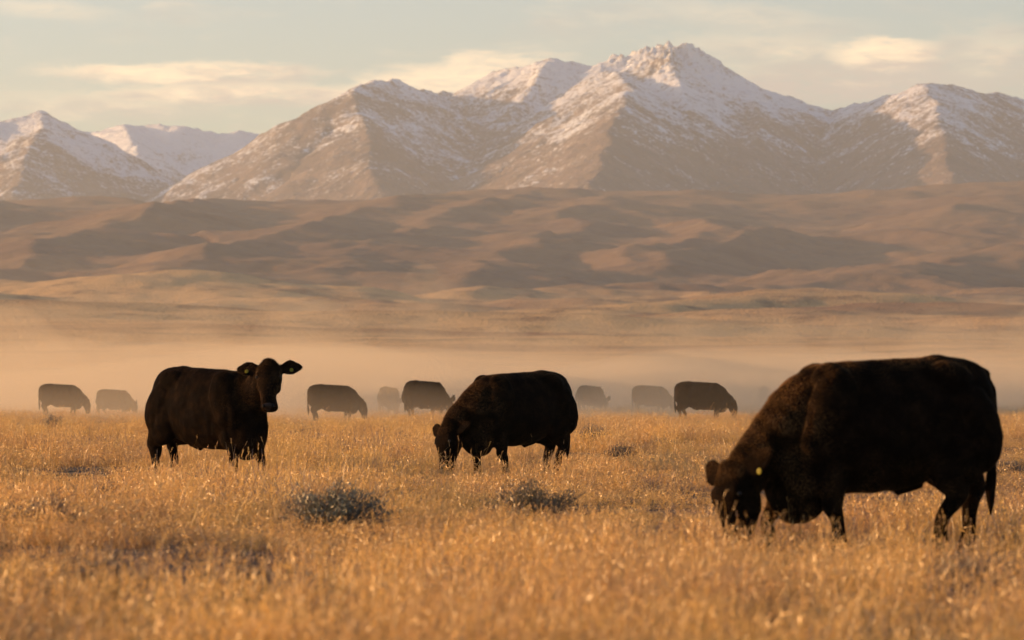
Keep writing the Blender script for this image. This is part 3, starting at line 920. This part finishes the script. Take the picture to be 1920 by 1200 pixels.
# where the bushes stand (px, distance, width m, height m, kind)
BUSH = [
    (625, 29.6, 1.02, .40, 0, 'grey green sagebrush bush below the gap between the left and middle cows'),
    (1000, 32.6, 1.05, .38, 1, 'dark olive sagebrush bush directly in front of the middle cow'),
    (205, 38.5, .45, .26, 2, 'small dark scraggy bush in front and left of the cow with the raised head'),
    (385, 42.0, .75, .30, 3, 'greyish brown bush at the front hooves of the cow with the raised head'),
    (1112, 84.0, .85, .36, 3, 'distant grey bush behind the rump of the middle cow'),
    (594, 78.0, .55, .30, 3, 'small grey bush in the open right of the cow with the raised head'),
    (756, 80.0, .45, .24, 3, 'tiny grey bush between the raised-head cow and the middle cow'),
    (98, 112.0, .60, .42, 3, 'thin twiggy bush standing below the leftmost far cow'),
    (1668, 32.0, .55, .32, 2, 'brown bush seen under the belly of the largest cow'),
    (1165, 60.0, .60, .24, 2, 'low dark bush right of the hind legs of the middle cow'),
    (75, 29.0, .80, .27, 2, 'rust brown bush near the left edge, beyond the blurred near grass'),
    (190, 19.6, .70, .33, 2, 'blurred dark bush at the bottom left corner'),
    (455, 19.2, .40, .31, 2, 'blurred dark clump at the bottom edge, right of the corner bush'),
    (1850, 20.6, .80, .28, 2, 'blurred dark clump at the lower right edge'),
    (1240, 74.0, .60, .24, 3, 'low grey bush in the gap between the middle and largest cows'),
    (1890, 52.0, .60, .26, 3, 'grey brown bush right of the hind legs of the largest cow'),
    (1560, 150.0, .8, .40, 3, 'far hazy bush hidden beyond the back of the largest cow'),
]
BUSH = BUSH[:-1]
bxy = np.array([((p - 960) / F_PX * Y, Y, w * .5) for p, Y, w, h, k, l in BUSH])

rg = np.random.default_rng(5)
rows = np.arange(10.5, 300, 0.25)
wid = 0.36 * rows + 5.0
den = 27.0 * (20.0 / np.maximum(rows, 14)) ** 0.92
pm = wid * den * 0.25
cnt = rg.poisson(pm)
yy = np.repeat(rows, cnt) + rg.random(cnt.sum()) * 0.25
xx = (rg.random(len(yy)) - 0.5) * np.repeat(wid, cnt)
clump = fbm(xx / 2.2, yy / 2.2, 3, 301)
keep = rg.random(len(yy)) < 0.72 + 1.15 * clump
for bx, by, br in bxy:
    keep &= ~((np.hypot(xx - bx, yy - by) < br * 0.9) & (rg.random(len(yy)) < .85))
xx, yy = xx[keep], yy[keep]
kindn = fbm(xx / 3.5 + 9, yy / 3.5, 3, 311); tall = fbm(xx / 5.0, yy / 5.0, 3, 321)
u_ = rg.random(len(xx))
kind = np.where(u_ < .50, rg.integers(0, 6, len(xx)), rg.integers(12, 14, len(xx)))
kind = np.where(u_ > .60, np.where(tall + (yy < 27) * .35 > .05, rg.integers(6, 10, len(xx)), kind), kind)
kind = np.where(kindn > .30, np.where(rg.random(len(xx)) < .55, rg.integers(10, 12, len(xx)), kind), kind)
scl = (0.70 + 0.6 * rg.random(len(xx))) * (1 + 0.35 * tall) * (1 + 0.45 * sstep(35, 160, yy))
hgt = scl * (0.95 + 0.35 * rg.random(len(xx))) * (1 + 0.55 * (1 - sstep(17, 27, yy))) * (1 - 0.38 * sstep(60, 140, yy)) * (1 + .9 * tall)
hgt = np.minimum(hgt * (1 - .24 * sstep(19, 27, yy)), 1.75); near_ = np.clip((16 - yy) / 4, 0, 1)
hgt = hgt * (1 - .35 * near_)
for bx, by, br in bxy:      # the grass stays short in front of a bush
    m_ = (np.abs(xx - bx) < br) & (yy > by - .75) & (yy < by)
    hgt = np.where(m_, np.minimum(hgt, .62 if by in (29.6, 32.6) else .9), hgt)
zz = ground_z(xx, yy)
me = bpy.data.meshes.new('grass'); me.vertices.add(len(xx))
me.vertices.foreach_set('co', np.stack([xx, yy, zz], -1).astype(np.float32).ravel())
a = me.attributes.new('kind_index', 'INT', 'POINT'); a.data.foreach_set('value', kind.astype(np.int32))
a = me.attributes.new('turn', 'FLOAT_VECTOR', 'POINT'); a.data.foreach_set('vector', np.stack([rg.normal(0, .12, len(xx)), rg.normal(0, .12, len(xx)), rg.normal(0, 1.0, len(xx))], -1).astype(np.float32).ravel())
a = me.attributes.new('size', 'FLOAT_VECTOR', 'POINT'); a.data.foreach_set('vector', np.stack([scl, scl, hgt], -1).astype(np.float32).ravel())
grass = bpy.data.objects.new('grass', me); COL.objects.link(grass)
tag(grass, 'knee high golden dry prairie grass covering the whole field', 'grass', kind='stuff')
ng = bpy.data.node_groups.new('grass_scatter', 'GeometryNodeTree')
ng.interface.new_socket('Geometry', in_out='INPUT', socket_type='NodeSocketGeometry')
ng.interface.new_socket('Geometry', in_out='OUTPUT', socket_type='NodeSocketGeometry')
gi = ng.nodes.new('NodeGroupInput'); go = ng.nodes.new('NodeGroupOutput')
ip = ng.nodes.new('GeometryNodeInstanceOnPoints'); ci = ng.nodes.new('GeometryNodeCollectionInfo')
ci.inputs['Collection'].default_value = tufts; ci.inputs['Separate Children'].default_value = True
def named(nm, typ):
    n_ = ng.nodes.new('GeometryNodeInputNamedAttribute'); n_.data_type = typ; n_.inputs['Name'].default_value = nm
    return n_.outputs['Attribute']
ng.links.new(gi.outputs[0], ip.inputs['Points']); ng.links.new(ci.outputs[0], ip.inputs['Instance'])
ip.inputs['Pick Instance'].default_value = True
ng.links.new(named('kind_index', 'INT'), ip.inputs['Instance Index'])
ng.links.new(named('turn', 'FLOAT_VECTOR'), ip.inputs['Rotation'])
ng.links.new(named('size', 'FLOAT_VECTOR'), ip.inputs['Scale'])
ng.links.new(ip.outputs[0], go.inputs[0])
md = grass.modifiers.new('scatter', 'NODES'); md.node_group = ng
print('TUFTS', len(xx))

# ------------------------------------------------------------------ bushes
M_SAGE = mat_straw('sage_leaf', [(0.17, 0.175, 0.125), (0.14, 0.15, 0.11), (0.20, 0.17, 0.11), (0.26, 0.25, 0.18)], 0.3, 0.6)
M_OLIVE = mat_straw('olive_leaf', [(0.15, 0.125, 0.065), (0.12, 0.10, 0.06), (0.19, 0.12, 0.065), (0.25, 0.19, 0.10)], 0.3, 0.6)
M_BROWN = mat_straw('brown_leaf', [(0.13, 0.085, 0.055), (0.10, 0.068, 0.048), (0.17, 0.11, 0.07), (0.22, 0.15, 0.09)], 0.25, 0.6)
M_GREY = mat_straw('grey_leaf', [(0.17, 0.14, 0.105), (0.14, 0.115, 0.09), (0.20, 0.15, 0.105), (0.25, 0.20, 0.14)], 0.3, 0.6)
M_TWIG = mat_straw('twig', [(0.12, 0.085, 0.06), (0.10, 0.07, 0.05), (0.14, 0.10, 0.07), (0.2, 0.15, 0.1)], 0.05, 0.8)


def build_bush(p, Y, w, h, k, label, seed):
    rg = np.random.default_rng(900 + seed)
    x = (p - 960) / F_PX * Y; z = gz(x, Y)
    root = bpy.data.objects.new('sagebrush' if k < 2 else 'shrub', None); COL.objects.link(root)
    root.location = (x, Y, z); root.empty_display_size = .2
    tag(root, label, 'bush', 'low bushes scattered through the grass')
    # limbs: fans of stems from the root collar
    nst = 64
    tips = []; B = Body()
    for i in range(nst):
        az_ = rg.random() * 2 * math.pi; up = rg.uniform(.12, 1.0) ** .8
        hr_ = math.sqrt(max(0, 1 - up * up))
        rr_ = rg.uniform(.72, 1.05) * (1 + .18 * math.sin(3 * az_ + seed))
        e = np.array([math.cos(az_) * hr_ * w * .5 * rr_, math.sin(az_) * hr_ * w * .42 * rr_, up * h * .92 * rr_ + .02])
        b0 = np.array([rg.normal(0, .05), rg.normal(0, .04), -.03])
        m_ = b0 * .5 + e * .5 + np.array([rg.normal(0, .02), rg.normal(0, .02), .02])
        B.tube([(*b0, .008, .008), (*m_, .005, .005), (*e, .002, .002)], (0, 1, 0) if abs(e[1]) < abs(e[0]) + .01 else (1, 0, 0), 3, 5)
        for j in range(9):
            tips.append(e * rg.uniform(.45, 1.0) + rg.normal(0, .04, 3) * [1, 1, .7])
    mesh_from(B, 'stem', M_TWIG, root)
    n = int(4200 * min(1.5, w / .6))
    T_ = np.array(tips)[rg.integers(0, len(tips), n)]
    c = T_ + rg.normal(0, .03, (n, 3)) * [1, 1, .75]
    c[:, 2] = np.abs(c[:, 2]) * .95 + .02
    s_ = unit(rg.normal(0, 1, 3)); dirs = rg.normal(0, .6, (n, 3)) + np.array([0, 0, .9]); dirs /= np.linalg.norm(dirs, axis=1)[:, None]
    sd = np.cross(dirs, rg.normal(0, 1, (n, 3))); sd /= np.linalg.norm(sd, axis=1)[:, None]
    L = rg.uniform(.014, .038, n)[:, None]; W = L * .22 * (1 if k < 2 else .7)
    V = np.stack([c - sd * W * .5, c + sd * W * .5, c + sd * W * .6 + dirs * L * .6, c + dirs * L, c - sd * W * .6 + dirs * L * .6], 1)
    m = 5; o = np.arange(n)[:, None] * m
    F = np.concatenate([np.hstack([o, o + 1, o + 2, o + 4]), np.hstack([o + 4, o + 2, o + 3, o + 3])])
    Vf = V.reshape(-1, 3)
    q = np.hstack([o, o + 1, o + 2, o + 4]); tr = np.hstack([o + 4, o + 2, o + 3])
    F3 = np.concatenate([q[:, [0, 1, 2]], q[:, [0, 2, 3]], tr])
    ob = mesh_np('foliage', Vf, F3, [M_SAGE, M_OLIVE, M_BROWN, M_GREY][k], False, root)
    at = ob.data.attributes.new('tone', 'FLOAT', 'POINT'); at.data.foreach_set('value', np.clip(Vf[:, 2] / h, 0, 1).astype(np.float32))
    # dry flower stalks standing out of the crown
    V, F, Tn, tip, _ = ribbons(rg, 16 if k < 2 else 40, w * .42, h * .7, h * 1.2, .0032, .2, 4, .5)
    hv, hf = heads(rg, tip[:40], .04)
    o2 = mesh_np('dry_stalks', np.vstack([V, hv]), np.vstack([F, hf + len(V)]), M_FORB, False, root)
    o2['kind'] = 'stuff'
    at = o2.data.attributes.new('tone', 'FLOAT', 'POINT'); at.data.foreach_set('value', np.ones(len(V) + len(hv), np.float32))

for i, b_ in enumerate(BUSH): build_bush(*b_, i)
# ------------------------------------------------------------------ air
def box_obj(name, lo, hi, mat):
    x0, y0, z0 = lo; x1, y1, z1 = hi
    v = [(x0, y0, z0), (x1, y0, z0), (x1, y1, z0), (x0, y1, z0), (x0, y0, z1), (x1, y0, z1), (x1, y1, z1), (x0, y1, z1)]
    f = [(0, 3, 2, 1), (4, 5, 6, 7), (0, 1, 5, 4), (1, 2, 6, 5), (2, 3, 7, 6), (3, 0, 4, 7)]
    return mesh_np(name, v, f, mat, smooth=False)


def vol_mat(name, dens, color, g=0.0):
    m, T = mat_new(name)
    out = T.new('ShaderNodeOutputMaterial'); v = T.new('ShaderNodeVolumePrincipled')
    v.inputs['Color'].default_value = (*color, 1); v.inputs['Density'].default_value = dens
    v.inputs['Anisotropy'].default_value = g
    T.l.new(v.outputs[0], out.inputs['Volume'])
    return m
h = box_obj('haze', (-4200, -120, -12), (4200, 13600, 1120), vol_mat('haze_air', 0.000046, (0.90, 0.93, 0.92), 0.1))
tag(h, 'thin warm haze filling the whole valley up to the snowy peaks', 'haze', kind='stuff')


def lens_bank(cx, cy, rx, ry, h, dens, seed, base=-0.6):
    """a low bank of dust: flat-bottomed, thin at its edges"""
    nr, na = 14, 40
    V = [(cx, cy, base + h + 0.6)]; Fc = []
    top = []
    for i in range(1, nr + 1):
        r = i / nr
        for j in range(na):
            a = 2 * math.pi * j / na
            w = 1 + 0.16 * math.sin(3 * a + seed) + 0.10 * math.sin(5 * a + 2.3 * seed)
            hh = (h + 0.6) * max(0.0, (1 - r ** 2)) ** 1.1 * (1 + 0.22 * math.sin(4 * r * math.cos(a) * 2 + seed) * (1 - r) * r * 4)
            V.append((cx + rx * r * w * math.cos(a), cy + ry * r * w * math.sin(a), base + hh))
    c2 = len(V); V.append((cx, cy, base - 0.4))
    for j in range(na): Fc.append((0, 1 + j, 1 + (j + 1) % na))
    for i in range(nr - 1):
        for j in range(na):
            a, b = 1 + i * na + j, 1 + i * na + (j + 1) % na
            Fc.append((a, a + na, b + na)); Fc.append((a, b + na, b))
    o0 = 1 + (nr - 1) * na
    for j in range(na): Fc.append((o0 + j, c2, o0 + (j + 1) % na))
    return np.array(V), np.array(Fc)


DUST_COL = (0.93, 0.75, 0.52)
banks = [  # cx, cy, rx, ry, height, density
    (-13, 188, 36, 68, 2.9, 0.015),
    (16, 208, 44, 80, 2.9, 0.012),
    (-4, 245, 70, 100, 3.7, 0.008),
    (0, 150, 60, 78, 2.0, 0.0022),
    (-9, 165, 7, 30, 4.6, 0.009),
    (-25, 190, 9, 34, 5.2, 0.009),
    (10, 178, 8, 30, 4.4, 0.009),
    (27, 200, 9, 40, 5.4, 0.008),
    (-21, 170, 12, 40, 3.2, 0.0080),
    (-3, 172, 5, 22, 6.2, 0.007),
    (19, 186, 6, 24, 5.0, 0.007),
    (-17, 200, 7, 26, 5.0, 0.007),
    (5, 230, 12, 30, 5.5, 0.005),
    (2, 180, 11, 45, 3.6, 0.0070),
    (-34, 330, 60, 130, 5.0, 0.0020),
    (40, 380, 70, 150, 5.0, 0.0017),
    (-60, 560, 90, 200, 11.0, 0.0009),
    (70, 700, 120, 260, 13.0, 0.0006),
    (-120, 1100, 240, 420, 20.0, 0.00032),
    (220, 1500, 330, 500, 26.0, 0.00022),
    (-100, 2300, 900, 1200, 55.0, 0.00008),
]
for i, (cx, cy, rx, ry, hh, dn) in enumerate(banks):
    V, Fc = lens_bank(cx, cy, rx, ry, hh, dn, i * 1.7 + 0.4, base=float(ground_z(np.array([0.0 + cx]), np.array([0.0 + cy]))[0]) * 0.3 - 0.5)
    o = mesh_np('dust_cloud', V, Fc, vol_mat('dust_air', dn, DUST_COL, 0.35))
    tag(o, 'golden dust hanging low over the grassland behind the cattle', 'dust', 'banks of dust over the plain', 'stuff')
